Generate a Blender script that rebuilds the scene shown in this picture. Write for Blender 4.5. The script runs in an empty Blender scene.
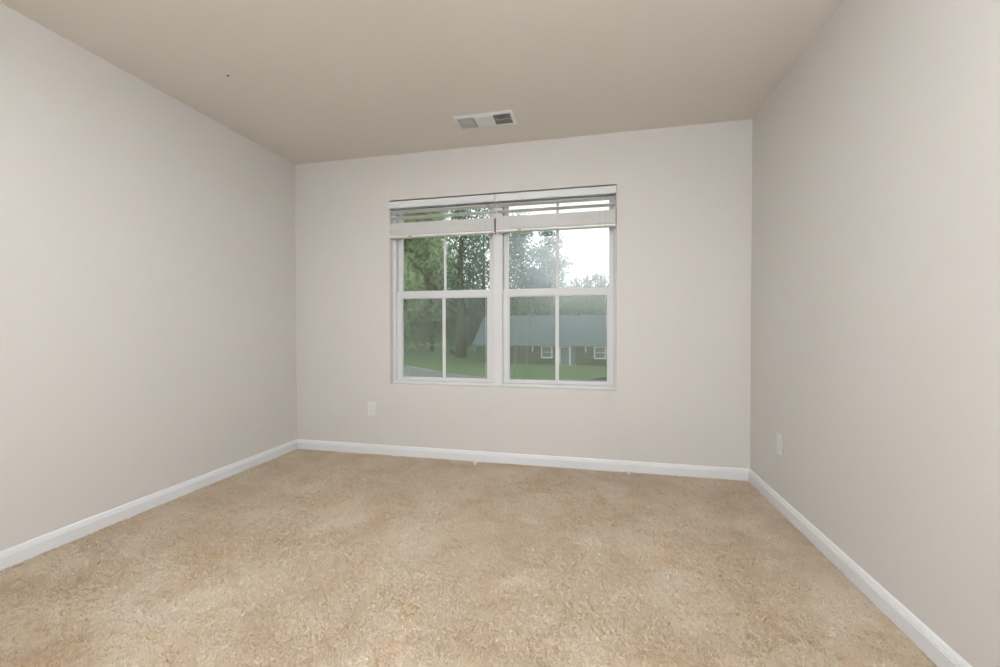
import bpy, bmesh, math, random
import numpy as np
from mathutils import Vector, Matrix

random.seed(7)
rng = np.random.default_rng(7)
S = bpy.context.scene
C = S.collection

# ------------------------------------------------------------------ camera
ROOM_W, ROOM_H, ROOM_D = 3.533, 2.44, 3.75
CAM = Vector((2.4833, -3.0955, 1.0396))
YAW, PITCH, ROLL, FPX = -0.218488, -0.013237, -0.001031, 413.68
_f = Vector((math.sin(YAW) * math.cos(PITCH), math.cos(YAW) * math.cos(PITCH), math.sin(PITCH)))
_r0 = Vector((math.cos(YAW), -math.sin(YAW), 0))
_u0 = _r0.cross(_f)
_r = _r0 * math.cos(ROLL) + _u0 * math.sin(ROLL)
_u = _u0 * math.cos(ROLL) - _r0 * math.sin(ROLL)
cd = bpy.data.cameras.new('camera')
cd.sensor_width = 36.0
cd.lens = FPX * 36.0 / 1000.0
cd.clip_start = 0.02
cd.clip_end = 600
cam = bpy.data.objects.new('camera', cd)
C.objects.link(cam)
M3 = Matrix((_r, _u, -_f)).transposed()
cam.matrix_world = Matrix.Translation(CAM) @ M3.to_4x4()
S.camera = cam

# ------------------------------------------------------------------ world, exposure
w = bpy.data.worlds.new('sky')
S.world = w
w.use_nodes = True
bg = w.node_tree.nodes['Background']
bg.inputs[0].default_value = (0.97, 0.985, 1.0, 1)
bg.inputs[1].default_value = 1.75
S.view_settings.view_transform = 'Standard'
S.view_settings.look = 'None'
S.view_settings.exposure = 0.0
S.view_settings.gamma = 1.0
S.view_settings.use_curve_mapping = False

LAMP_POWER = 13.5
LAMP_COL = (0.82, 0.875, 0.985)
FILL_REAR, FILL_UP = 85.0, 26.0


# ------------------------------------------------------------------ lights
def area(name, loc, rot, size, power, col, shape='DISK'):
    l = bpy.data.lights.new(name, 'AREA')
    l.shape = shape
    l.size = size
    l.energy = power
    l.color = col
    o = bpy.data.objects.new(name, l)
    C.objects.link(o)
    o.location = loc
    o.rotation_euler = rot
    return o


# two unseen fill lights added near the camera, one bounced off the wall behind it, one off the ceiling
area('fill_to_wall', (2.15, -2.75, 2.05), (math.radians(-108), 0, 0), 0.35, FILL_REAR, (0.795, 0.872, 0.985))
area('fill_to_ceiling', (2.95, -3.30, 1.35), (math.radians(-170), 0, 0), 0.35, FILL_UP, (0.795, 0.872, 0.985))


# ------------------------------------------------------------------ helpers
def pix(px, py, y):
    """point of the plane at depth y that the photo shows at a pixel (used to survey the place)"""
    d = _f + _r * ((px - 500) / FPX) - _u * ((py - 333.5) / FPX)
    return CAM + d * ((y - CAM.y) / d.y)


def pixz(px, py, z):
    d = _f + _r * ((px - 500) / FPX) - _u * ((py - 333.5) / FPX)
    return CAM + d * ((z - CAM.z) / d.z)


class MB:
    def __init__(s):
        s.v = []
        s.f = []

    def add(s, vs, fs):
        n = len(s.v)
        s.v += [tuple(x) for x in vs]
        s.f += [tuple(i + n for i in f) for f in fs]
        return s

    def box(s, a, b):
        (x0, y0, z0), (x1, y1, z1) = a, b
        x0, x1 = min(x0, x1), max(x0, x1)
        y0, y1 = min(y0, y1), max(y0, y1)
        z0, z1 = min(z0, z1), max(z0, z1)
        return s.add([(x0, y0, z0), (x1, y0, z0), (x1, y1, z0), (x0, y1, z0),
                      (x0, y0, z1), (x1, y0, z1), (x1, y1, z1), (x0, y1, z1)],
                     [(0, 3, 2, 1), (4, 5, 6, 7), (0, 1, 5, 4), (1, 2, 6, 5), (2, 3, 7, 6), (3, 0, 4, 7)])

    def rect_ring(s, x0, x1, z0, z1, wl, wr, wb, wt, y0, y1):
        """a picture-frame ring with its own inner faces, in the xz plane"""
        o = [(x0, z0), (x1, z0), (x1, z1), (x0, z1)]
        i = [(x0 + wl, z0 + wb), (x1 - wr, z0 + wb), (x1 - wr, z1 - wt), (x0 + wl, z1 - wt)]
        vs = [(p[0], y0, p[1]) for p in o] + [(p[0], y0, p[1]) for p in i] + \
             [(p[0], y1, p[1]) for p in o] + [(p[0], y1, p[1]) for p in i]
        fs = []
        for k in range(4):
            n = (k + 1) % 4
            fs += [(k, n, 4 + n, 4 + k), (8 + n, 8 + k, 12 + k, 12 + n),
                   (n, k, 8 + k, 8 + n), (4 + k, 4 + n, 12 + n, 12 + k)]
        return s.add(vs, fs)

    def prism(s, prof, axis, a, b):
        """extrude a closed profile of (p, q) along an axis from a to b"""
        def P(p, q, t):
            return {'x': (t, p, q), 'y': (p, t, q), 'z': (p, q, t)}[axis]
        n = len(prof)
        vs = [P(p, q, a) for p, q in prof] + [P(p, q, b) for p, q in prof]
        fs = [(k, (k + 1) % n, n + (k + 1) % n, n + k) for k in range(n)]
        fs += [tuple(reversed(range(n))), tuple(range(n, 2 * n))]
        return s.add(vs, fs)

    def tube(s, pts, r, seg=8, caps=True):
        pts = [Vector(p) for p in pts]
        rs = r if isinstance(r, (list, tuple)) else [r] * len(pts)
        base = len(s.v)
        prev = None
        for k, p in enumerate(pts):
            t = (pts[min(k + 1, len(pts) - 1)] - pts[max(k - 1, 0)]).normalized()
            a = prev if prev is not None else (Vector((0, 0, 1)) if abs(t.z) < .9 else Vector((1, 0, 0)))
            a = (a - t * a.dot(t)).normalized()
            prev = a
            b = t.cross(a)
            for j in range(seg):
                an = 2 * math.pi * j / seg
                s.v.append(tuple(p + (a * math.cos(an) + b * math.sin(an)) * rs[k]))
        for k in range(len(pts) - 1):
            for j in range(seg):
                j2 = (j + 1) % seg
                s.f.append((base + k * seg + j, base + k * seg + j2, base + (k + 1) * seg + j2, base + (k + 1) * seg + j))
        if caps:
            s.f.append(tuple(base + j for j in reversed(range(seg))))
            s.f.append(tuple(base + (len(pts) - 1) * seg + j for j in range(seg)))
        return s

    def lathe(s, prof, c, seg=32):
        base = len(s.v)
        for r, z in prof:
            for j in range(seg):
                a = 2 * math.pi * j / seg
                s.v.append((c[0] + r * math.cos(a), c[1] + r * math.sin(a), c[2] + z))
        for k in range(len(prof) - 1):
            for j in range(seg):
                j2 = (j + 1) % seg
                s.f.append((base + k * seg + j, base + k * seg + j2, base + (k + 1) * seg + j2, base + (k + 1) * seg + j))
        return s

    def build(s, name, mat, parent=None, bevel=0.0, smooth=False, kind=None):
        me = bpy.data.meshes.new(name)
        me.from_pydata(s.v, [], s.f)
        bm = bmesh.new()
        bm.from_mesh(me)
        bmesh.ops.recalc_face_normals(bm, faces=bm.faces)
        if bevel:
            bmesh.ops.bevel(bm, geom=list(bm.edges), offset=bevel, segments=2, affect='EDGES', clamp_overlap=True)
        bm.to_mesh(me)
        bm.free()
        if smooth:
            me.polygons.foreach_set('use_smooth', [True] * len(me.polygons))
        me.materials.append(mat)
        o = bpy.data.objects.new(name, me)
        C.objects.link(o)
        if parent is not None:
            o.parent = parent
            o.matrix_parent_inverse = Matrix.Translation(-Vector(parent.location))
        if kind:
            o['kind'] = kind
        return o


def thing(name, label, cat, loc, group=None):
    o = bpy.data.objects.new(name, None)
    o.empty_display_size = 0.1
    C.objects.link(o)
    o.location = loc
    o['label'] = label
    o['category'] = cat
    if group:
        o['group'] = group
    return o


def tag(o, label, cat, group=None, kind=None):
    o['label'] = label
    o['category'] = cat
    if group:
        o['group'] = group
    if kind:
        o['kind'] = kind
    return o


# ------------------------------------------------------------------ materials
def mat(name, col, rough=0.5, spec=0.3, bump=None, vary=None, metal=0.0):
    """bump = (scale, strength, distance); vary = (scale, colour2, low, high)"""
    m = bpy.data.materials.new(name)
    m.use_nodes = True
    N, L = m.node_tree.nodes, m.node_tree.links
    b = N['Principled BSDF']
    b.inputs['Base Color'].default_value = (*col, 1)
    b.inputs['Roughness'].default_value = rough
    b.inputs['Specular IOR Level'].default_value = spec
    b.inputs['Metallic'].default_value = metal
    tc = N.new('ShaderNodeTexCoord')
    if vary:
        n = N.new('ShaderNodeTexNoise')
        n.inputs['Scale'].default_value = vary[0]
        n.inputs['Detail'].default_value = 4
        L.new(tc.outputs['Object'], n.inputs['Vector'])
        r = N.new('ShaderNodeValToRGB')
        r.color_ramp.elements[0].position = vary[2]
        r.color_ramp.elements[1].position = vary[3]
        r.color_ramp.elements[0].color = (*col, 1)
        r.color_ramp.elements[1].color = (*vary[1], 1)
        L.new(n.outputs['Fac'], r.inputs['Fac'])
        L.new(r.outputs['Color'], b.inputs['Base Color'])
    if bump:
        n = N.new('ShaderNodeTexNoise')
        n.inputs['Scale'].default_value = bump[0]
        n.inputs['Detail'].default_value = 3
        L.new(tc.outputs['Object'], n.inputs['Vector'])
        bp = N.new('ShaderNodeBump')
        bp.inputs['Strength'].default_value = bump[1]
        bp.inputs['Distance'].default_value = bump[2]
        L.new(n.outputs['Fac'], bp.inputs['Height'])
        L.new(bp.outputs['Normal'], b.inputs['Normal'])
    return m


WALL = mat('wall_paint', (0.718, 0.686, 0.647), 0.6, 0.25, bump=(90, 0.12, 0.002))
CEIL = mat('ceiling_paint', (0.79, 0.735, 0.66), 0.8, 0.1, bump=(60, 0.15, 0.002))
TRIM = mat('white_trim_paint', (0.83, 0.835, 0.84), 0.35, 0.4, bump=(15, 0.03, 0.002))
VINYL = mat('white_vinyl', (0.74, 0.74, 0.73), 0.5, 0.2, bump=(20, 0.02, 0.001))
BLIND = mat('faux_wood_blind', (0.87, 0.855, 0.83), 0.45, 0.3, vary=(9, (0.84, 0.82, 0.785), 0.35, 0.7), bump=(70, 0.05, 0.001))
VALANCE = mat('valance_white', (0.78, 0.785, 0.775), 0.4, 0.35, bump=(40, 0.04, 0.001))
CORD = mat('white_cord', (0.70, 0.68, 0.655), 0.8, 0.1, bump=(900, 0.3, 0.0005))
TASSEL = mat('cream_plastic', (0.93, 0.89, 0.84), 0.35, 0.4, bump=(60, 0.02, 0.001))
PLATE = mat('ivory_outlet_plastic', (0.80, 0.795, 0.775), 0.35, 0.4, bump=(60, 0.02, 0.001))
SLOT = mat('outlet_slot_dark', (0.22, 0.21, 0.20), 0.6, 0.2, bump=(60, 0.02, 0.001))
VENTW = mat('vent_enamel', (0.80, 0.785, 0.76), 0.4, 0.4, bump=(40, 0.02, 0.001))
DUCT_SHADE = mat('duct_shade', (0.09, 0.08, 0.07), 0.8, 0.1, bump=(30, 0.1, 0.002))
DARK = mat('dark_metal', (0.05, 0.04, 0.035), 0.5, 0.3, bump=(60, 0.02, 0.001))
AMBER = mat('amber_tag', (0.75, 0.47, 0.06), 0.4, 0.3, bump=(60, 0.02, 0.001))
BRASS = mat('screw_steel', (0.72, 0.70, 0.67), 0.4, 0.4, metal=0.3, bump=(60, 0.02, 0.001))


def glass_mat():
    m = bpy.data.materials.new('window_glass')
    m.use_nodes = True
    N, L = m.node_tree.nodes, m.node_tree.links
    N.clear()
    out = N.new('ShaderNodeOutputMaterial')
    t = N.new('ShaderNodeBsdfTransparent')
    t.inputs[0].default_value = (0.90, 0.935, 0.915, 1)
    g = N.new('ShaderNodeBsdfGlossy')
    g.inputs['Roughness'].default_value = 0.03
    fr = N.new('ShaderNodeFresnel')
    fr.inputs['IOR'].default_value = 1.5
    mul = N.new('ShaderNodeMath')
    mul.operation = 'MULTIPLY'
    mul.inputs[1].default_value = 1.2
    n = N.new('ShaderNodeTexNoise')
    n.inputs['Scale'].default_value = 1.5
    tc = N.new('ShaderNodeTexCoord')
    L.new(tc.outputs['Object'], n.inputs['Vector'])
    bp = N.new('ShaderNodeBump')
    bp.inputs['Strength'].default_value = 0.03
    bp.inputs['Distance'].default_value = 0.01
    L.new(n.outputs['Fac'], bp.inputs['Height'])
    L.new(bp.outputs['Normal'], g.inputs['Normal'])
    mx = N.new('ShaderNodeMixShader')
    L.new(fr.outputs[0], mul.inputs[0])
    L.new(mul.outputs[0], mx.inputs[0])
    L.new(t.outputs[0], mx.inputs[1])
    L.new(g.outputs[0], mx.inputs[2])
    L.new(mx.outputs[0], out.inputs[0])
    return m


def screen_mat():
    m = bpy.data.materials.new('insect_screen_mesh')
    m.use_nodes = True
    N, L = m.node_tree.nodes, m.node_tree.links
    N.clear()
    out = N.new('ShaderNodeOutputMaterial')
    t = N.new('ShaderNodeBsdfTransparent')
    d = N.new('ShaderNodeBsdfDiffuse')
    d.inputs[0].default_value = (0.30, 0.315, 0.30, 1)
    tl = N.new('ShaderNodeBsdfTranslucent')
    tl.inputs[0].default_value = (0.30, 0.315, 0.30, 1)
    a = N.new('ShaderNodeMixShader')
    a.inputs[0].default_value = 0.5
    L.new(d.outputs[0], a.inputs[1])
    L.new(tl.outputs[0], a.inputs[2])
    n = N.new('ShaderNodeTexNoise')
    n.inputs['Scale'].default_value = 6
    tc = N.new('ShaderNodeTexCoord')
    L.new(tc.outputs['Object'], n.inputs['Vector'])
    mr = N.new('ShaderNodeMapRange')
    mr.inputs['To Min'].default_value = 0.20
    mr.inputs['To Max'].default_value = 0.25
    L.new(n.outputs['Fac'], mr.inputs['Value'])
    mx = N.new('ShaderNodeMixShader')
    L.new(mr.outputs[0], mx.inputs[0])
    L.new(t.outputs[0], mx.inputs[1])
    L.new(a.outputs[0], mx.inputs[2])
    L.new(mx.outputs[0], out.inputs[0])
    return m


GLASS = glass_mat()
SCREEN = screen_mat()


def carpet_mat(name, attr=False):
    m = bpy.data.materials.new(name)
    m.use_nodes = True
    N, L = m.node_tree.nodes, m.node_tree.links
    b = N['Principled BSDF']
    b.inputs['Roughness'].default_value = 0.95
    b.inputs['Specular IOR Level'].default_value = 0.05
    geo = N.new('ShaderNodeNewGeometry')
    mp = N.new('ShaderNodeMapping')
    mp.inputs['Scale'].default_value = (1, 1, 0)
    L.new(geo.outputs['Position'], mp.inputs['Vector'])

    def noise(scale, detail, dist=0.0, rough=0.5):
        n = N.new('ShaderNodeTexNoise')
        n.inputs['Scale'].default_value = scale
        n.inputs['Detail'].default_value = detail
        n.inputs['Distortion'].default_value = dist
        n.inputs['Roughness'].default_value = rough
        L.new(mp.outputs[0], n.inputs['Vector'])
        return n

    def ramp(n, p0, p1, c0, c1):
        r = N.new('ShaderNodeValToRGB')
        r.color_ramp.elements[0].position = p0
        r.color_ramp.elements[1].position = p1
        r.color_ramp.elements[0].color = (*c0, 1)
        r.color_ramp.elements[1].color = (*c1, 1)
        L.new(n.outputs['Fac'], r.inputs['Fac'])
        return r

    def mul(a, bb, fac=1.0):
        x = N.new('ShaderNodeMix')
        x.data_type = 'RGBA'
        x.blend_type = 'MULTIPLY'
        x.inputs['Factor'].default_value = fac
        L.new(a, x.inputs[6])
        L.new(bb, x.inputs[7])
        return x.outputs[2]
    base = ramp(noise(3.4, 6, 0.6, 0.6), 0.34, 0.66, CARPET_A, CARPET_B)
    stain = ramp(noise(4.1, 5, 0.5, 0.6), 0.56, 0.72, (1, 1, 1), (0.95, 0.88, 0.76))
    fine = ramp(noise(110, 3, 0.2, 0.6), 0.30, 0.70, (0.93, 0.92, 0.90), (1.04, 1.04, 1.04))
    c = mul(base.outputs[0], stain.outputs[0])
    c = mul(c, fine.outputs[0])
    L.new(c, b.inputs['Base Color'])
    nb = noise(140, 3, 0.5, 0.6)
    bp = N.new('ShaderNodeBump')
    bp.inputs['Strength'].default_value = 0.6 if not attr else 0.1
    bp.inputs['Distance'].default_value = 0.006
    L.new(nb.outputs['Fac'], bp.inputs['Height'])
    L.new(bp.outputs['Normal'], b.inputs['Normal'])
    if attr:
        tl = N.new('ShaderNodeBsdfTranslucent')
        L.new(c, tl.inputs[0])
        mx = N.new('ShaderNodeMixShader')
        mx.inputs[0].default_value = 0.42
        L.new(b.outputs[0], mx.inputs[1])
        L.new(tl.outputs[0], mx.inputs[2])
        L.new(mx.outputs[0], N['Material Output'].inputs['Surface'])
    return m


CARPET_A = (0.745, 0.635, 0.495)
CARPET_B = (0.865, 0.785, 0.675)
CARPET = carpet_mat('carpet_backing')
PILE = carpet_mat('carpet_pile', True)

# ------------------------------------------------------------------ room shell
T = 0.15
OX0, OX1, OZ0, OZ1 = 0.879, 2.656, 0.585, 2.074       # the window opening
W, H, D = ROOM_W, ROOM_H, ROOM_D
MB().box((-T, -D - T, -0.20), (W + T, T, 0.0)).build('floor', CARPET, kind='structure')
MB().box((-T, -D - T, H), (W + T, T, H + 0.2)).build('ceiling', CEIL, kind='structure')
MB().box((-T, -D - T, 0), (0, T, H)).build('wall_left', WALL, kind='structure')
MB().box((W, -D - T, 0), (W + T, T, H)).build('wall_right', WALL, kind='structure')
MB().box((0, -D - T, 0), (W, -D, H)).build('wall_front', WALL, kind='structure')
MB().rect_ring(0, W, 0, H, OX0, W - OX1, OZ0, H - OZ1, 0, T).build('wall_back', WALL, kind='structure')

# baseboards: square lower face, small cove and a rounded bead on top
BP = [(0, 0), (0.0145, 0), (0.0145, 0.058), (0.0125, 0.0605), (0.0125, 0.066), (0.0095, 0.068),
      (0.0085, 0.074), (0.0060, 0.0795), (0.0030, 0.0825), (0, 0.0825)]
MB().prism([(-p, q) for p, q in BP], 'x', 0, W).build('baseboard_back', TRIM, kind='structure')
MB().prism([(p, q) for p, q in BP], 'y', -D, 0).build('baseboard_left', TRIM, kind='structure')
MB().prism([(W - p, q) for p, q in BP], 'y', -D, 0).build('baseboard_right', TRIM, kind='structure')
MB().prism([(-D + p, q) for p, q in BP], 'x', 0, W).build('baseboard_front', TRIM, kind='structure')

# ------------------------------------------------------------------ windows
FY0, FY1 = 0.052, 0.135
MULL0, MULL1 = 1.731, 1.804


def make_window(name, x0, x1, fl, fr_):
    """fl, fr_: how far the frame shows beside the sashes, left and right"""
    root = bpy.data.objects.new(name, None)
    C.objects.link(root)
    root.location = ((x0 + x1) / 2, 0.09, OZ0)
    root['kind'] = 'structure'
    z0, z1 = OZ0, OZ1
    fr = MB()
    fr.rect_ring(x0, x1, z0, z1, fl, fr_, 0.024, 0.022, FY0, FY1)
    fr.build('window_frame', VINYL, root, bevel=0.0012)
    lx0, lx1 = x0 + fl + 0.0015, x1 - fr_ - 0.0015
    # upper sash, set further out
    ux0, ux1, uz0, uz1 = lx0, lx1, 1.290, z1 - 0.024
    up = MB().rect_ring(ux0, ux1, uz0, uz1, 0.035, 0.035, 0.045, 0.040, 0.092, 0.120) \
        .build('upper_sash', VINYL, root, bevel=0.002)
    MB().box((ux0 + 0.031, 0.104, uz0 + 0.04), (ux1 - 0.031, 0.108, uz1 - 0.036)).build('glass_pane', GLASS, up)
    xm = (ux0 + ux1) / 2
    MB().box((xm - 0.011, 0.0975, uz0 + 0.043), (xm + 0.011, 0.1035, uz1 - 0.038)).build('muntin', VINYL, up, bevel=0.002)
    # lower sash, in front, with its lift rail and meeting rail
    z2, z3 = z0 + 0.026, 1.342
    lo = MB().rect_ring(lx0, lx1, z2, z3, 0.043, 0.043, 0.022, 0.056, 0.060, 0.088)
    lo.box((lx0 + 0.04, 0.056, z3 - 0.022), (lx1 - 0.04, 0.062, z3 - 0.010))
    lo = lo.build('lower_sash', VINYL, root, bevel=0.002)
    MB().rect_ring(lx0 + 0.043, lx1 - 0.043, z2 + 0.022, z3 - 0.056, 0.007, 0.007, 0.006, 0.006, 0.068, 0.080) \
        .build('glazing_bead', VINYL, lo, bevel=0.001)
    MB().box((lx0 + 0.046, 0.0745, z2 + 0.025), (lx1 - 0.046, 0.0785, z3 - 0.059)).build('glass_pane', GLASS, lo)
    MB().box((xm - 0.0135, 0.067, z2 + 0.026), (xm + 0.0135, 0.0742, z3 - 0.058)).build('muntin', VINYL, lo, bevel=0.002)
    # small dark glazing mark on the upper left of the lower pane
    mk = MB()
    mx, mz = lx0 + 0.060, z3 - 0.078
    mk.box((mx, 0.0732, mz), (mx + 0.016, 0.0742, mz + 0.005)).box((mx + 0.012, 0.0732, mz - 0.010), (mx + 0.017, 0.0742, mz + 0.001))
    mk.build('glazing_mark', DARK, lo)
    # half screen outside the lower sash
    sc = MB().rect_ring(lx0 + 0.004, lx1 - 0.004, z2, z3 - 0.01, 0.014, 0.014, 0.014, 0.014, 0.122, 0.130) \
        .build('insect_screen', VINYL, root)
    MB().box((lx0 + 0.016, 0.1255, z2 + 0.012), (lx1 - 0.016, 0.1262, z3 - 0.022)).build('screen_mesh', SCREEN, sc)
    return root


make_window('window_1', OX0, MULL0, 0.029, 0.003)
make_window('window_2', MULL1, OX1, 0.003, 0.012)
MB().box((MULL0, 0.046, OZ0), (MULL1, FY1, OZ1)).build('trim_1', VINYL, bevel=0.002, kind='structure')


# ------------------------------------------------------------------ blinds
def slat_prof(yc, zc, wd=0.050, th=0.0030, crown=0.0022, tilt=0.0):
    n = 8
    top, bot = [], []
    for k in range(n + 1):
        t = k / n * 2 - 1
        y = yc + t * wd / 2
        z = zc + crown * (1 - t * t) + tilt * t
        top.append((y, z + th / 2))
        bot.append((y, z - th / 2))
    return top + bot[::-1]


def make_blind(x0, x1, label, cord_x, cord_path, ztop_stack, zbot_stack, sag, tag_x):
    root = thing('window_blind', label, 'blind', ((x0 + x1) / 2, 0.015, 2.0), 'raised blinds in the window opening')
    YC = 0.013
    # head rail box behind, open at the top
    MB().box((x0 + 0.004, -0.006, 2.014), (x1 - 0.004, 0.046, 2.052)).build('head_rail', VALANCE, root, bevel=0.002)
    # valance: moulded front board
    vz0, vz1 = 2.003, 2.057
    vp = [(-0.009, vz0), (-0.018, vz0), (-0.021, vz0 + 0.004), (-0.021, vz0 + 0.010), (-0.0195, vz0 + 0.013), (-0.0195, vz1 - 0.013),
          (-0.0215, vz1 - 0.009), (-0.0215, vz1 - 0.003), (-0.019, vz1), (-0.009, vz1)]
    MB().prism(vp, 'x', x0, x1).build('valance', VALANCE, root)
    # open slats hanging on the ladders
    zs = [1.978, 1.930]
    for k, z in enumerate(zs):
        MB().prism(slat_prof(YC, z, tilt=-0.0042), 'x', x0 + 0.006, x1 - 0.006).build('slat', BLIND, root)
    # gathered stack
    st = MB()
    n = int((ztop_stack - zbot_stack - 0.020) / 0.0042)
    for k in range(n):
        z = zbot_stack + 0.020 + 0.0042 * k + 0.0015
        j = random.uniform(-0.0015, 0.0015)
        jy = random.uniform(-0.0018, 0.0018)
        st.prism(slat_prof(YC + jy, z), 'x', x0 + 0.006 + j, x1 - 0.006 + j)
    st.build('slat_stack', BLIND, root)
    rp = [(YC - 0.026, zbot_stack + 0.003), (YC - 0.023, zbot_stack), (YC + 0.023, zbot_stack), (YC + 0.026, zbot_stack + 0.003),
          (YC + 0.026, zbot_stack + 0.015), (YC + 0.022, zbot_stack + 0.018), (YC - 0.022, zbot_stack + 0.018), (YC - 0.026, zbot_stack + 0.015)]
    rail = MB().prism(rp, 'x', x0 + 0.004, x1 - 0.004).build('bottom_rail', BLIND, root)
    t = MB().tube([(tag_x, YC - 0.0275, zbot_stack + 0.006), (tag_x + 0.028, YC - 0.0275, zbot_stack + 0.0065)], 0.006, 8)
    t.build('amber_tag', AMBER, rail, smooth=True)['label'] = 'small amber tag on the bottom rail'
    for cx in (x0 + 0.115, (x1 - 0.115)):
        pl = MB().lathe([(0, -0.004), (0.006, -0.004), (0.007, -0.001), (0.007, 0.0005)], (cx, YC, zbot_stack), 12)
        pl.build('cord_plug', VINYL, rail, smooth=True)
    # ladder cords front and back
    for cx in (x0 + 0.115, x1 - 0.115):
        lad = MB()
        for y in (YC - 0.0295, YC + 0.0285):
            lad.tube([(cx, y, 2.013), (cx + 0.001, y, 1.95), (cx, y, ztop_stack), (cx, y, zbot_stack - 0.001)], 0.0009, 6)
        lad.box((cx - 0.001, YC - 0.029, zbot_stack - 0.0012), (cx + 0.001, YC + 0.028, zbot_stack - 0.0002))
        lad.build('ladder_cord', CORD, root)
    # lift cord pair to the floor, with its tassel lying on the carpet
    lc = MB()
    for path in cord_path:
        lc.tube(path, 0.0008, 6)
    lc.build('lift_cord', CORD, root, smooth=True)
    e = Vector(cord_path[0][-1])
    d = (e - Vector(cord_path[0][-2])).normalized()
    d.z = 0
    d.normalize()
    c0 = Vector((e.x, e.y, 0.0215))
    MB().tube([c0 - d * 0.004, c0, c0 + d * 0.006, c0 + d * 0.020, c0 + d * 0.030, c0 + d * 0.032],
              [0.003, 0.0065, 0.0095, 0.0125, 0.0130, 0.010], 14).build('tassel', TASSEL, root, smooth=True)
    return root


def catenary(pts, n=10):
    """smooth a polyline (Catmull-Rom)"""
    P = [Vector(p) for p in pts]
    P = [P[0]] + P + [P[-1]]
    out = []
    for k in range(1, len(P) - 2):
        for j in range(n):
            t = j / n
            a, b, c, d = P[k - 1], P[k], P[k + 1], P[k + 2]
            out.append(0.5 * ((2 * b) + (c - a) * t + (2 * a - 5 * b + 4 * c - d) * t * t + (3 * b - a - 3 * c + d) * t ** 3))
    out.append(P[-2])
    return out


cl = (1.690, -0.0245)
make_blind(0.881, 1.7595, 'white slat blind pulled up over the left window, dark trees behind its slats',
           cl[0], [catenary([(cl[0], -0.0245, 2.005), (1.690, -0.0245, 1.2), (1.686, -0.022, 0.55), (1.672, -0.020, 0.20), (1.664, -0.024, 0.09),
                             (1.652, -0.055, 0.030), (1.640, -0.092, 0.013)]),
                   catenary([(cl[0] + 0.003, -0.0245, 2.005), (1.692, -0.0245, 1.2), (1.700, -0.022, 0.55), (1.705, -0.020, 0.20), (1.700, -0.026, 0.06),
                             (1.678, -0.050, 0.016), (1.655, -0.095, 0.013), (1.640, -0.098, 0.013)])],
           1.888, 1.768, 0, 1.050)
cr = (2.580, -0.0245)
make_blind(1.7645, 2.652, 'white slat blind pulled up over the right window, bright sky between its slats',
           cr[0], [catenary([(cr[0], -0.0245, 2.005), (2.580, -0.0245, 1.2), (2.600, -0.022, 0.60), (2.640, -0.020, 0.25), (2.680, -0.020, 0.10),
                             (2.705, -0.035, 0.040), (2.722, -0.058, 0.014)]),
                   catenary([(cr[0] + 0.003, -0.0245, 2.005), (2.583, -0.0245, 1.2), (2.625, -0.022, 0.60), (2.690, -0.020, 0.25), (2.735, -0.020, 0.10),
                             (2.785, -0.030, 0.025), (2.765, -0.055, 0.012), (2.730, -0.062, 0.013)])],
           1.892, 1.772, 0, 1.935)


# ------------------------------------------------------------------ outlets
def make_outlet(label, loc, rz):
    """a duplex receptacle built facing -y at its own base, then turned to its wall"""
    root = thing('wall_outlet', label, 'outlet', loc)
    w2, h2 = 0.036, 0.0585

    def put(mb, name, m, parent, bevel=0.0, smooth=False):
        o = mb.build(name, m, None, bevel=bevel, smooth=smooth)
        o.parent = parent
        return o
    cp = MB()
    prof = []
    cp.box((-w2, -0.006, -h2), (w2, 0.0, h2))
    cover = put(cp, 'cover_plate', PLATE, root, bevel=0.0022)
    for s in (1, -1):
        cz = 0.0195 * s
        pts = []
        for k in range(24):
            a = 2 * math.pi * k / 24
            pts.append((0.0170 * math.cos(a), max(-0.0140, min(0.0140, 0.0170 * math.sin(a))) + cz))
        n = len(pts)
        mb = MB().add([(x, -0.0078, z) for x, z in pts] + [(x, -0.005, z) for x, z in pts],
                      [tuple(range(n)), tuple(reversed(range(n, 2 * n)))] + [(k, (k + 1) % n, n + (k + 1) % n, n + k) for k in range(n)])
        rc = put(mb, 'receptacle', PLATE, cover)
        sl = MB()
        sl.box((-0.0070, -0.0081, cz - 0.001), (-0.0055, -0.0076, cz + 0.007))
        sl.box((0.0050, -0.0081, cz + 0.000), (0.0065, -0.0076, cz + 0.006))
        g = [(0.0022 * math.cos(2 * math.pi * k / 12), 0.0022 * math.sin(2 * math.pi * k / 12) + cz - 0.0075) for k in range(12)]
        sl.add([(x, -0.0081, z) for x, z in g] + [(x, -0.0076, z) for x, z in g],
               [tuple(range(12)), tuple(reversed(range(12, 24)))] + [(k, (k + 1) % 12, 12 + (k + 1) % 12, 12 + k) for k in range(12)])
        put(sl, 'slots', SLOT, cover)
    sc = MB()
    g = [(0.0028 * math.cos(2 * math.pi * k / 14), 0.0028 * math.sin(2 * math.pi * k / 14)) for k in range(14)]
    sc.add([(x, -0.0072, z) for x, z in g] + [(x, -0.005, z) for x, z in g],
           [tuple(range(14)), tuple(reversed(range(14, 28)))] + [(k, (k + 1) % 14, 14 + (k + 1) % 14, 14 + k) for k in range(14)])
    put(sc, 'screw', BRASS, cover)
    root.rotation_euler = (0, 0, rz)
    return root


make_outlet('ivory outlet plate low on the window wall, left of the window', (0.712, 0.0, 0.376), 0)
make_outlet('ivory outlet plate low on the right-hand wall near the corner', (W, -0.461, 0.374), math.radians(-90))

# ------------------------------------------------------------------ ceiling vent
vx0, vx1, vy0, vy1 = 1.580, 1.982, -0.470, -0.286
vent = thing('ceiling_vent', 'white rectangular air vent with louvres in the beige ceiling above the window', 'vent',
             ((vx0 + vx1) / 2, (vy0 + vy1) / 2, H))


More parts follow.
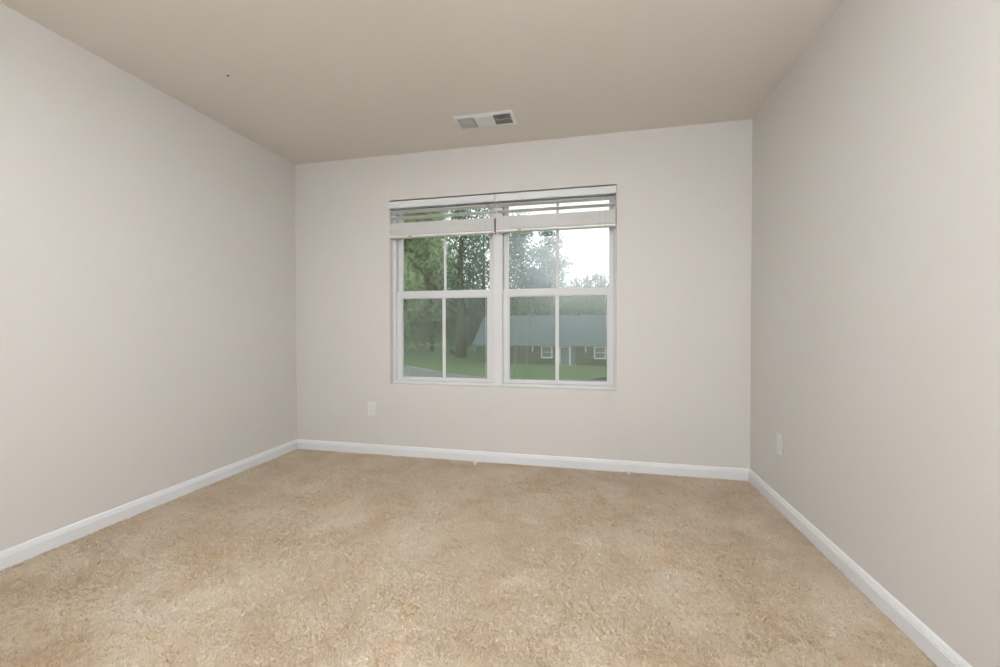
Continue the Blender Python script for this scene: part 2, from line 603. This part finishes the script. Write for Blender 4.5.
def ring_xy(mb, x0, x1, y0, y1, wd, za, zb, zin):
    o = [(x0, y0), (x1, y0), (x1, y1), (x0, y1)]
    i = [(x0 + wd, y0 + wd), (x1 - wd, y0 + wd), (x1 - wd, y1 - wd), (x0 + wd, y1 - wd)]
    vs = [(*p, za) for p in o] + [(*p, zb) for p in o] + [(*p, zin) for p in i] + [(*p, za) for p in i]
    fs = []
    for k in range(4):
        n = (k + 1) % 4
        fs += [(k, n, 4 + n, 4 + k), (4 + k, 4 + n, 8 + n, 8 + k), (8 + k, 8 + n, 12 + n, 12 + k), (12 + k, 12 + n, n, k)]
    return mb.add(vs, fs)


ring_xy(MB(), vx0, vx1, vy0, vy1, 0.022, H, H - 0.003, H - 0.010).build('frame', VENTW, vent, bevel=0.0008)
ix0, ix1, iy0, iy1 = vx0 + 0.022, vx1 - 0.022, vy0 + 0.024, vy1 - 0.024
MB().box((ix0 - 0.001, iy0 - 0.003, H - 0.0022), (ix1 + 0.001, iy1 + 0.003, H - 0.0006)).build('duct_shade_plate', DUCT_SHADE, vent)  # flat dark plate, shade inside the duct put into its colour
lw = ix1 - ix0
s0, s1 = ix0 + lw * 0.315, ix0 + lw * 0.685
cp = MB().box((s0, iy0 - 0.003, H - 0.0105), (s1, iy1 + 0.003, H - 0.0085))
cp.box((s0 + 0.012, iy0 + 0.002, H - 0.0125), (s1 - 0.012, iy0 + 0.010, H - 0.0100))
cp.build('centre_plate', VENTW, vent, bevel=0.0006)
for (a, b, sg) in ((ix0 + 0.003, s0 - 0.004, -1), (s1 + 0.004, ix1 - 0.004, 1)):
    n = 8
    for k in range(n):
        xc = a + (b - a) * (k + 0.5) / n
        dx, th = (0.0017 if sg < 0 else 0.0024) * sg, (0.0021 if sg < 0 else 0.0012)
        # each blade leans outward from the middle of the register
        pr = [(xc + dx + th, H - 0.0105), (xc + dx - th, H - 0.0105), (xc - dx - th, H - 0.0030), (xc - dx + th, H - 0.0030)]
        mb = MB()
        vs = [(p, iy0, q) for p, q in pr] + [(p, iy1, q) for p, q in pr]
        mb.add(vs, [(0, 1, 2, 3), (7, 6, 5, 4), (0, 4, 5, 1), (1, 5, 6, 2), (2, 6, 7, 3), (3, 7, 4, 0)])
        mb.build('louvre', VENTW, vent)
    cb = MB()
    for yy in (0.5,):
        y = iy0 + (iy1 - iy0) * yy
        cb.box((a - 0.003, y - 0.0008, H - 0.0075), (b + 0.003, y + 0.0008, H - 0.0045))
    cb.build('cross_wires', VENTW, vent)
MB().tube([(ix1 - 0.002, (iy0 + iy1) / 2 - 0.01, H - 0.006), (ix1 - 0.004, (iy0 + iy1) / 2 - 0.012, H - 0.018),
           (ix1 + 0.002, (iy0 + iy1) / 2 - 0.014, H - 0.021)], 0.0028, 8).build('damper_lever', VENTW, vent, smooth=True)
for sx in (vx0 + 0.010, vx1 - 0.010):
    MB().lathe([(0, -0.0068), (0.003, -0.0062), (0.0042, -0.004), (0.0042, 0.0)], (sx, (vy0 + vy1) / 2, H - 0.0005), 14).build('screw', BRASS, vent, smooth=True)

# small dark hook screwed into the ceiling
sp = pixz(228, 75.5, H)
hk = MB().lathe([(0, -0.005), (0.003, -0.005), (0.0045, -0.0035), (0.0050, -0.001), (0.0055, 0)], (sp.x, sp.y, H), 14)
tag(hk.build('screw', DARK, smooth=True), 'tiny dark screw head in the beige ceiling over the left side of the room', 'screw')

# ------------------------------------------------------------------ ceiling lamp (just above the picture)
lx, ly = 1.72, -1.78
lampo = thing('ceiling_light', 'flush ceiling light with frosted glass bowl above the middle of the room', 'ceiling light', (lx, ly, H))
MB().lathe([(0.0, -0.001), (0.135, -0.001), (0.150, -0.012), (0.150, -0.022), (0.142, -0.026), (0.0, -0.026)], (lx, ly, H), 40) \
    .build('base_pan', VENTW, lampo, smooth=False)
GLOW = bpy.data.materials.new('frosted_bowl_glow')
GLOW.use_nodes = True
gb = GLOW.node_tree.nodes['Principled BSDF']
gb.inputs['Base Color'].default_value = (0.9, 0.86, 0.8, 1)
gb.inputs['Emission Color'].default_value = (1.0, 0.86, 0.70, 1)
gb.inputs['Emission Strength'].default_value = 1.6
MB().lathe([(0.140, -0.024), (0.138, -0.040), (0.120, -0.065), (0.085, -0.083), (0.040, -0.093), (0.0, -0.095)], (lx, ly, H), 40) \
    .build('glass_bowl', GLOW, lampo, smooth=True)
lb = area('lamp_light', (lx, ly, H - 0.11), (0, 0, 0), 0.30, LAMP_POWER, LAMP_COL)

# ------------------------------------------------------------------ outside: ground, road, house, trees
GZ = -2.9
GRASS = mat('lawn_grass', (0.115, 0.185, 0.075), 0.95, 0.05, vary=(0.25, (0.15, 0.215, 0.10), 0.35, 0.65), bump=(8, 0.6, 0.05))
ASPH = mat('road_asphalt', (0.21, 0.23, 0.25), 0.9, 0.1, vary=(0.8, (0.25, 0.265, 0.28), 0.3, 0.7), bump=(30, 0.2, 0.01))
CURB = mat('curb_concrete', (0.36, 0.37, 0.35), 0.9, 0.1, bump=(10, 0.2, 0.01))
ROOFM = mat('roof_shingles', (0.125, 0.165, 0.172), 0.9, 0.1, vary=(2.5, (0.14, 0.182, 0.19), 0.3, 0.7), bump=(12, 0.3, 0.02))
BRICK = mat('house_brick', (0.085, 0.105, 0.055), 0.9, 0.1, vary=(0.9, (0.14, 0.165, 0.09), 0.35, 0.65), bump=(14, 0.3, 0.01))
HWHITE = mat('house_white_paint', (0.80, 0.82, 0.82), 0.6, 0.2, bump=(10, 0.05, 0.01))
GUTTER = mat('gutter_grey', (0.26, 0.29, 0.28), 0.6, 0.2, bump=(10, 0.05, 0.01))
HPANE = mat('house_pane', (0.16, 0.185, 0.18), 0.3, 0.4, bump=(4, 0.05, 0.01))
HDOOR = mat('house_door_paint', (0.19, 0.22, 0.22), 0.5, 0.3, bump=(6, 0.05, 0.01))
BARK = mat('bark', (0.10, 0.108, 0.062), 0.95, 0.05, bump=(6, 0.8, 0.03))


def leafm(name, c1, c2):
    m = mat(name, c1, 0.75, 0.15, vary=(0.9, c2, 0.35, 0.65))
    N, L = m.node_tree.nodes, m.node_tree.links
    b = N['Principled BSDF']
    b.inputs['Specular IOR Level'].default_value = 0.1
    tl = N.new('ShaderNodeBsdfTranslucent')
    L.new(b.inputs['Base Color'].links[0].from_socket, tl.inputs[0])
    mx = N.new('ShaderNodeMixShader')
    mx.inputs[0].default_value = 0.5
    L.new(b.outputs[0], mx.inputs[1])
    L.new(tl.outputs[0], mx.inputs[2])
    L.new(mx.outputs[0], N['Material Output'].inputs['Surface'])
    return m


LEAF_OLIVE = leafm('leaf_olive', (0.52, 0.61, 0.38), (0.54, 0.63, 0.40))
LEAF_DARK = leafm('leaf_dark', (0.18, 0.26, 0.185), (0.22, 0.30, 0.22))
LEAF_HAZED = leafm('leaf_glare_hazed', (0.42, 0.47, 0.47), (0.48, 0.52, 0.53))  # pale grey: glare haze on the glass put into the leaf colour
LEAF_GREEN = leafm('leaf_green', (0.31, 0.42, 0.23), (0.34, 0.45, 0.26))
SAPBARK = mat('sapling_bark', (0.24, 0.28, 0.22), 0.95, 0.05, bump=(6, 0.5, 0.01))
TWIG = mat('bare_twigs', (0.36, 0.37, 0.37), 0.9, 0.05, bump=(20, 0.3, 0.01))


def ground():
    nx, ny = 70, 60
    vs, fs = [], []
    for j in range(ny + 1):
        for i in range(nx + 1):
            x = -90 + 180 * i / nx
            y = 1.5 + 128.5 * j / ny
            z = GZ + 0.06 * math.sin(x * 0.13 + 1) * math.sin(y * 0.1)
            vs.append((x, y, z))
    for j in range(ny):
        for i in range(nx):
            a = j * (nx + 1) + i
            fs.append((a, a + 1, a + nx + 2, a + nx + 1))
    MB().add(vs, fs).build('lawn_ground', GRASS, smooth=True, kind='structure')


ground()


def strip(name, m, pts, wd, z, th, kind='structure'):
    """a flat ribbon along ground points"""
    P = catenary([(p[0], p[1], z) for p in pts], 8)
    mb = MB()
    vs, fs = [], []
    for k, p in enumerate(P):
        t = (P[min(k + 1, len(P) - 1)] - P[max(k - 1, 0)]).normalized()
        nrm = Vector((-t.y, t.x, 0))
        for a, zz in ((wd[0], 0), (wd[1], 0), (wd[1], -th), (wd[0], -th)):
            q = p + nrm * a
            vs.append((q.x, q.y, z + zz))
    for k in range(len(P) - 1):
        for j in range(4):
            j2 = (j + 1) % 4
            fs.append((4 * k + j, 4 * k + j2, 4 * k + 4 + j2, 4 * k + 4 + j))
    fs += [(0, 1, 2, 3), tuple(4 * (len(P) - 1) + j for j in (3, 2, 1, 0))]
    return mb.add(vs, fs).build(name, m, kind=kind)


g = [pixz(px, py, GZ + 0.1) for px, py in ((340, 356), (403, 366), (443, 373.5), (490, 379), (560, 381.5), (610, 382))]
far_edge = [(g[0].x - 25, g[0].y + 14)] + [(q.x, q.y) for q in g] + [(g[-1].x + 30, g[-1].y - 1)]
strip('road', ASPH, far_edge, (-7.0, 0), GZ + 0.10, 0.25)
strip('road_kerb', CURB, far_edge, (0.0, 0.22), GZ + 0.20, 0.35)
# pale front walk of the house
hw = [pixz(px, 365, GZ + 0.09) for px in (520, 560, 640)]

# house across the road
HY = 42.0
el = pix(475.5, 344.6, HY - 0.5)
EZ = pix(540, 344.8, HY - 0.5).z
XL = pix(478, 345, HY).x
XR = XL + 27
house = thing('brick_house', 'low brick house with a long blue-grey roof across the road, seen through the lower panes', 'house',
              ((XL + XR) / 2, HY + 4, GZ))
gb0 = GZ - 0.1
MB().box((XL, HY, gb0), (XR, HY + 8, EZ + 0.02)).build('brick_wall', BRICK, house)
RZ = pix(540, 315.6, HY + 4).z
XRid = pix(484.5, 316, HY + 4).x
ov = 0.5
rf = MB()
e = EZ
rv = [(XL - ov, HY - ov, e), (XR + ov, HY - ov, e), (XR + ov, HY + 8 + ov, e), (XL - ov, HY + 8 + ov, e), (XRid, HY + 4, RZ), (XR - 3, HY + 4, RZ),
      (XL - ov, HY - ov, e - 0.18), (XR + ov, HY - ov, e - 0.18), (XR + ov, HY + 8 + ov, e - 0.18), (XL - ov, HY + 8 + ov, e - 0.18)]
rf.add(rv, [(0, 1, 5, 4), (1, 2, 5), (2, 3, 4, 5), (3, 0, 4), (6, 9, 8, 7), (0, 6, 7, 1), (1, 7, 8, 2), (2, 8, 9, 3), (3, 9, 6, 0)])
rf.build('roof', ROOFM, house)
MB().box((XL - ov, HY - ov - 0.07, EZ - 0.17), (XR + ov, HY - ov - 0.005, EZ - 0.02)).build('gutter', GUTTER, house)


def hx(px):
    return pix(px, 355, HY).x


def hz(py):
    return pix(560, py, HY).z


def hwin(p0, p1, py0, py1):
    a, b, z0, z1 = hx(p0), hx(p1), hz(py1), hz(py0)
    f = MB().rect_ring(a, b, z0, z1, 0.13, 0.13, 0.16, 0.12, HY - 0.08, HY + 0.02)
    f.box((a, HY - 0.06, (z0 + z1) / 2 - 0.03), (b, HY - 0.01, (z0 + z1) / 2 + 0.03))
    f = f.build('window', HWHITE, house)
    MB().box((a + 0.1, HY - 0.035, z0 + 0.1), (b - 0.1, HY - 0.012, z1 - 0.1)).build('pane', HPANE, f)


hwin(541, 552.5, 346, 358.5)
hwin(593.8, 606, 346, 358.5)
hwin(627, 638, 346, 358.5)
hwin(498, 507, 346, 358.5)
dr = MB().rect_ring(hx(559), hx(571), hz(364.5), hz(346), 0.16, 0.22, 0.0, 0.12, HY - 0.10, HY + 0.02).build('front_door', HWHITE, house)
MB().box((hx(560), HY - 0.04, hz(357)), (hx(569.8), HY - 0.015, hz(346.5))).build('door_panel', HPANE, dr)
MB().box((hx(560), HY - 0.05, hz(364.5)), (hx(569.8), HY - 0.015, hz(357))).build('lower_panel', HDOOR, dr)
MB().box((hx(571.5), HY - 0.05, hz(364.5)), (hx(575.5), HY - 0.01, hz(346))).build('side_light', HDOOR, house)
for p in (532, 585):
    # white downspout stub under the eave and the pipe that runs on to the ground
    ds = MB().box((hx(p), HY - 0.12, hz(352)), (hx(p) + 0.12, HY - 0.02, hz(345)))
    ds = ds.build('downspout', HWHITE, house)
    MB().box((hx(p + 2.2), HY - 0.12, hz(364)), (hx(p + 2.2) + 0.10, HY - 0.02, hz(351))).build('lower_pipe', BRICK, ds)
st = MB()
st.box((hx(557), HY - 1.3, GZ), (hx(577), HY - 0.06, hz(364.4)))
st.build('front_step', CURB, house)


# foliage
def crown(blobs, n, size, seed, flat=0.0):
    r = np.random.default_rng(seed)
    vol = np.array([b[3] * b[4] * b[5] for b in blobs]) ** 0.8
    cnt = (n * vol / vol.sum()).astype(int)
    allv = []
    for b, k in zip(blobs, cnt):
        d = r.normal(size=(k, 3))
        d /= np.linalg.norm(d, axis=1)[:, None]
        rad = r.random(k) ** 0.45
        # ragged outline: lumps in the crown surface
        lump = 1 + 0.16 * np.sin(d[:, 0] * 7 + seed) * np.sin(d[:, 2] * 6 + 2 * seed) + 0.12 * np.sin(d[:, 1] * 11 + seed)
        p = np.array(b[:3]) + d * (rad * lump)[:, None] * np.array(b[3:6])
        a = r.normal(size=(k, 3))
        a /= np.linalg.norm(a, axis=1)[:, None]
        c = np.cross(a, r.normal(size=(k, 3)))
        c /= np.linalg.norm(c, axis=1)[:, None]
        s = size * (0.6 + 0.8 * r.random(k))[:, None]
        v = np.stack([p - a * s, p + c * s * 0.55, p + a * s, p - c * s * 0.55], axis=1)
        allv.append(v.reshape(-1, 3))
    v = np.concatenate(allv)
    return v


def leaves(name, v, m, parent):
    n = len(v) // 4
    me = bpy.data.meshes.new(name)
    me.vertices.add(len(v))
    me.vertices.foreach_set('co', v.astype(np.float32).ravel())
    me.loops.add(len(v))
    me.loops.foreach_set('vertex_index', np.arange(len(v), dtype=np.int32))
    me.polygons.add(n)
    me.polygons.foreach_set('loop_start', np.arange(0, len(v), 4, dtype=np.int32))
    me.update(calc_edges=True)
    me.materials.append(m)
    o = bpy.data.objects.new(name, me)
    C.objects.link(o)
    o.parent = parent
    o.matrix_parent_inverse = Matrix.Translation(-Vector(parent.location))
    return o


def tree(px, y, py_top, halfw_px, m, n, size, label, seed, trunk_r=0.22, low=0.12, kind='round', tbark=None, name='tree', cat='tree', group='trees outside the window'):
    b = pix(px, 350, y)
    top = pix(px, py_top, y).z
    hw_ = abs(pix(px + halfw_px, 330, y).x - pix(px, 330, y).x)
    base = Vector((b.x, y, GZ))
    Ht = top - GZ
    t = thing(name, label, cat, tuple(base), group)
    r = random.Random(seed)
    blobs = []
    if kind == 'round':
        for k in range(9):
            f = low + 0.08 + (0.80 - low) * (k + 0.5) / 9
            wdt = hw_ * (0.55 + 0.45 * math.sin(math.pi * min(1, f * 0.95)))
            an = r.uniform(0, 6.28)
            blobs.append((base.x + 0.45 * wdt * math.cos(an), y + 0.45 * wdt * math.sin(an), GZ + Ht * f, wdt * 0.72, wdt * 0.72, Ht * 0.16))
        blobs.append((base.x, y, GZ + Ht * 0.86, hw_ * 0.5, hw_ * 0.5, Ht * 0.14))
    elif kind == 'cone':
        for k in range(11):
            f = low + (0.96 - low) * k / 10
            wdt = hw_ * (1.02 - 0.9 * f ** 1.3)
            an = r.uniform(0, 6.28)
            blobs.append((base.x + 0.25 * wdt * math.cos(an), y + 0.25 * wdt * math.sin(an), GZ + Ht * f, wdt * 0.85, wdt * 0.85, Ht * 0.055))
    # trunk and main limbs
    tr = MB()
    h2 = Ht * (0.9 if kind != 'round' else 0.72)
    tr.tube([(base.x, y, GZ - 0.3), (base.x + 0.05, y, GZ + h2 * 0.3), (base.x - 0.08, y, GZ + h2 * 0.65), (base.x, y, GZ + h2)],
            [trunk_r * 1.25, trunk_r, trunk_r * 0.7, trunk_r * 0.2], 10)
    for k in range(12):
        f = low + (0.8 - low) * r.random()
        an = r.uniform(0, 6.28)
        L_ = hw_ * (0.75 if kind == 'round' else 0.8 * (1.05 - f))
        p0 = Vector((base.x, y, GZ + Ht * f * 0.85))
        p1 = p0 + Vector((math.cos(an) * L_ * 0.5, math.sin(an) * L_ * 0.5, L_ * 0.3))
        p2 = p0 + Vector((math.cos(an) * L_, math.sin(an) * L_, L_ * 0.45))
        tr.tube([p0, p1, p2], [trunk_r * 0.35, trunk_r * 0.22, 0.02], 6)
    tr.build('trunk', tbark or BARK, t, smooth=True)
    leaves('foliage', crown(blobs, n, size, seed), m, t)
    return t


# (px, depth, top row, half width px, material, count, leaf size, label, ...)
tree(398, 58, 150, 40, LEAF_OLIVE, 46000, 0.30, 'broad olive-green tree filling the left panes of the left window', 1, 0.3, 0.06)
tree(432, 63, 178, 26, LEAF_OLIVE, 21000, 0.30, 'olive-green tree behind the vertical bar of the left window', 2, 0.3, 0.06)
tree(356, 56, 160, 34, LEAF_DARK, 7000, 0.4, 'dark tree at the far left beyond the window frame', 3, 0.3, 0.06)
tree(461, 49, 190, 24, LEAF_DARK, 4200, 0.22, 'tall dark tree with a thick trunk and sky gaps, right panes of the left window', 4, 0.60, 0.25)
tree(484, 55, 186, 22, LEAF_DARK, 2600, 0.22, 'sparse dark tree between the two windows, sky showing through it', 5, 0.28, 0.25)
tree(522, 62, 208, 26, LEAF_HAZED, 6500, 0.23, 'hazy grey-green tree in the upper left pane of the right window', 6, 0.22, 0.2, tbark=TWIG)  # trunk paled for the same painted-in haze
tree(549, 66, 216, 46, LEAF_HAZED, 15000, 0.23, 'hazy grey-green tree behind the upper bar of the right window', 7, 0.22, 0.2, kind='cone', tbark=TWIG)
for k, (px, top) in enumerate(((394, 290), (424, 294), (452, 298), (478, 292), (503, 285), (529, 288), (556, 286), (584, 287), (612, 286), (640, 285))):
    lab = ['bushy green tree low behind the leftmost panes of the left window', 'bushy green tree low behind the vertical bar of the left window',
           'bushy green tree behind the brick house, left of its roof', 'bushy green tree behind the left end of the brick house roof',
           'bushy green tree behind the roof, beside the window mullion', 'bushy green tree above the roof in the left pane of the right window',
           'bushy green tree above the roof behind the lower bar', 'bushy green tree above the roof in the right pane of the right window',
           'bushy green tree above the roof at the right window edge', 'bushy green tree behind the far right of the brick house'][k]
    tree(px, (74 if k < 2 else 58) + (k % 2) * 2, top + 2, 20, LEAF_GREEN, 17000, 0.29, lab, 20 + k, 0.2, 0.10, name='bushy_tree')


def bare_tree(px, y, py_top, label, seed):
    b = pix(px, 340, y)
    top = pix(px, py_top, y).z
    t = thing('bare_tree', label, 'tree', (b.x, y, GZ), 'bare trees on the skyline')
    r = random.Random(seed)
    mb = MB()
    Ht = top - GZ
    mb.tube([(b.x, y, GZ), (b.x, y, GZ + Ht * 0.5), (b.x + 0.1, y, top)], [0.22, 0.15, 0.03], 6)
    for k in range(70):
        f = r.uniform(0.45, 0.97)
        an = r.uniform(0, 6.28)
        L_ = (1.15 - f) * Ht * 0.34 * r.uniform(0.5, 1)
        p0 = Vector((b.x, y, GZ + Ht * f))
        p2 = p0 + Vector((math.cos(an) * L_, math.sin(an) * L_, L_ * r.uniform(0.6, 1.2)))
        mb.tube([p0, (p0 + p2) / 2 + Vector((0, 0, -0.1)), p2], [0.06, 0.045, 0.02], 5)
        for q in range(3):
            p3 = p0.lerp(p2, r.uniform(0.4, 0.9))
            p4 = p3 + Vector((r.uniform(-.7, .7), r.uniform(-.7, .7), r.uniform(0.2, .9)))
            mb.tube([p3, p4], [0.035, 0.015], 4)
    mb.build('branches', TWIG, t)


BARE = ((571, 281, 'pale bare tree on the skyline, leftmost of its row beside the hazy tree'),
        (576, 277, 'pale bare tree on the skyline, second from the hazy tree'),
        (581, 279, 'pale bare tree on the skyline, third from the hazy tree'),
        (586, 276, 'pale bare tree on the skyline, just left of the middle of its row'),
        (590, 279, 'pale bare tree on the skyline, just right of the middle of its row'),
        (595, 273, 'pale bare tree on the skyline, third from the right sash frame'),
        (600, 277, 'pale bare tree on the skyline, second from the right sash frame'),
        (605, 274, 'pale bare tree on the skyline against the right sash frame'))
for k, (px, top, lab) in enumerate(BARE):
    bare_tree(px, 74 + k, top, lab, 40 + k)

# thin saplings on the lawn, seen through the left side of the right lower pane
for px, y, lab in ((517, 26, 'thin bare sapling on the lawn, close to the window mullion'), (529, 27, 'thin bare sapling on the lawn, a little right of its twin')):
    a = pix(px - 3, 372, y)
    b2 = pix(px + 4, 292, y)
    t = thing('sapling', lab, 'sapling', (a.x, y, GZ), 'thin saplings on the lawn')
    MB().tube([(a.x, y, GZ - 0.1), (a.x + 0.05, y, GZ + 1.5), ((a.x + b2.x) / 2, y, (GZ + b2.z) / 2 + 0.3), (b2.x, y, b2.z)], [0.04, 0.035, 0.028, 0.012], 8) \
        .build('stem', SAPBARK, t, smooth=True)

# ------------------------------------------------------------------ carpet pile
def vnoise(x, y, scale, seed):
    """smooth value noise on numpy arrays"""
    r = np.random.default_rng(seed)
    G = r.random((64, 64))
    u, v = x * scale + 100, y * scale + 100
    i, j = np.floor(u).astype(int), np.floor(v).astype(int)
    fu, fv = u - i, v - j
    fu = fu * fu * (3 - 2 * fu)
    fv = fv * fv * (3 - 2 * fv)
    g = lambda a, b: G[a % 64, b % 64]
    return (g(i, j) * (1 - fu) + g(i + 1, j) * fu) * (1 - fv) + (g(i, j + 1) * (1 - fu) + g(i + 1, j + 1) * fu) * fv


def pile():
    n = 1450000
    x = rng.uniform(0.012, W - 0.012, n)
    y = -rng.random(n) * 2.9 - 0.013
    # nap direction: brushed this way and that in patches
    a = 2 * math.pi * (0.35 * vnoise(x, y, 3.0, 1) + 1.6 * vnoise(x, y, 52.0, 2)) + rng.normal(0, 0.9, n)
    lean = 0.30 + 0.30 * vnoise(x, y, 3.5, 4) + 0.55 * vnoise(x, y, 72.0, 5) + rng.normal(0, 0.22, n)
    ln = 0.0055 + 0.0035 * rng.random(n)
    d = np.stack([np.cos(a) * np.sin(lean), np.sin(a) * np.sin(lean), np.maximum(np.cos(lean), 0.25)], 1)
    p = np.stack([x, y, np.full(n, 0.0)], 1)
    sa = rng.uniform(0, 2 * math.pi, n)
    s = np.stack([np.cos(sa), np.sin(sa), np.zeros(n)], 1) * (0.0012 + 0.0007 * rng.random(n))[:, None]
    tip = p + d * ln[:, None]
    v = np.stack([p - s, p + s, tip + s * 0.55, tip - s * 0.55], 1).reshape(-1, 3)
    # keep the blades inside the room
    v[:, 0] = np.clip(v[:, 0], 0.0148, W - 0.0148)
    v[:, 1] = np.minimum(v[:, 1], -0.0148)
    v[:, 2] = np.maximum(v[:, 2], 0.0002)
    me = bpy.data.meshes.new('carpet_pile')
    me.vertices.add(len(v))
    me.vertices.foreach_set('co', v.astype(np.float32).ravel())
    me.loops.add(len(v))
    me.loops.foreach_set('vertex_index', np.arange(len(v), dtype=np.int32))
    me.polygons.add(n)
    me.polygons.foreach_set('loop_start', np.arange(0, len(v), 4, dtype=np.int32))
    me.update(calc_edges=True)
    me.materials.append(PILE)
    o = bpy.data.objects.new('carpet_pile', me)
    C.objects.link(o)
    tag(o, 'beige cut-pile carpet with brushed patches covering the whole floor', 'carpet', kind='stuff')


pile()
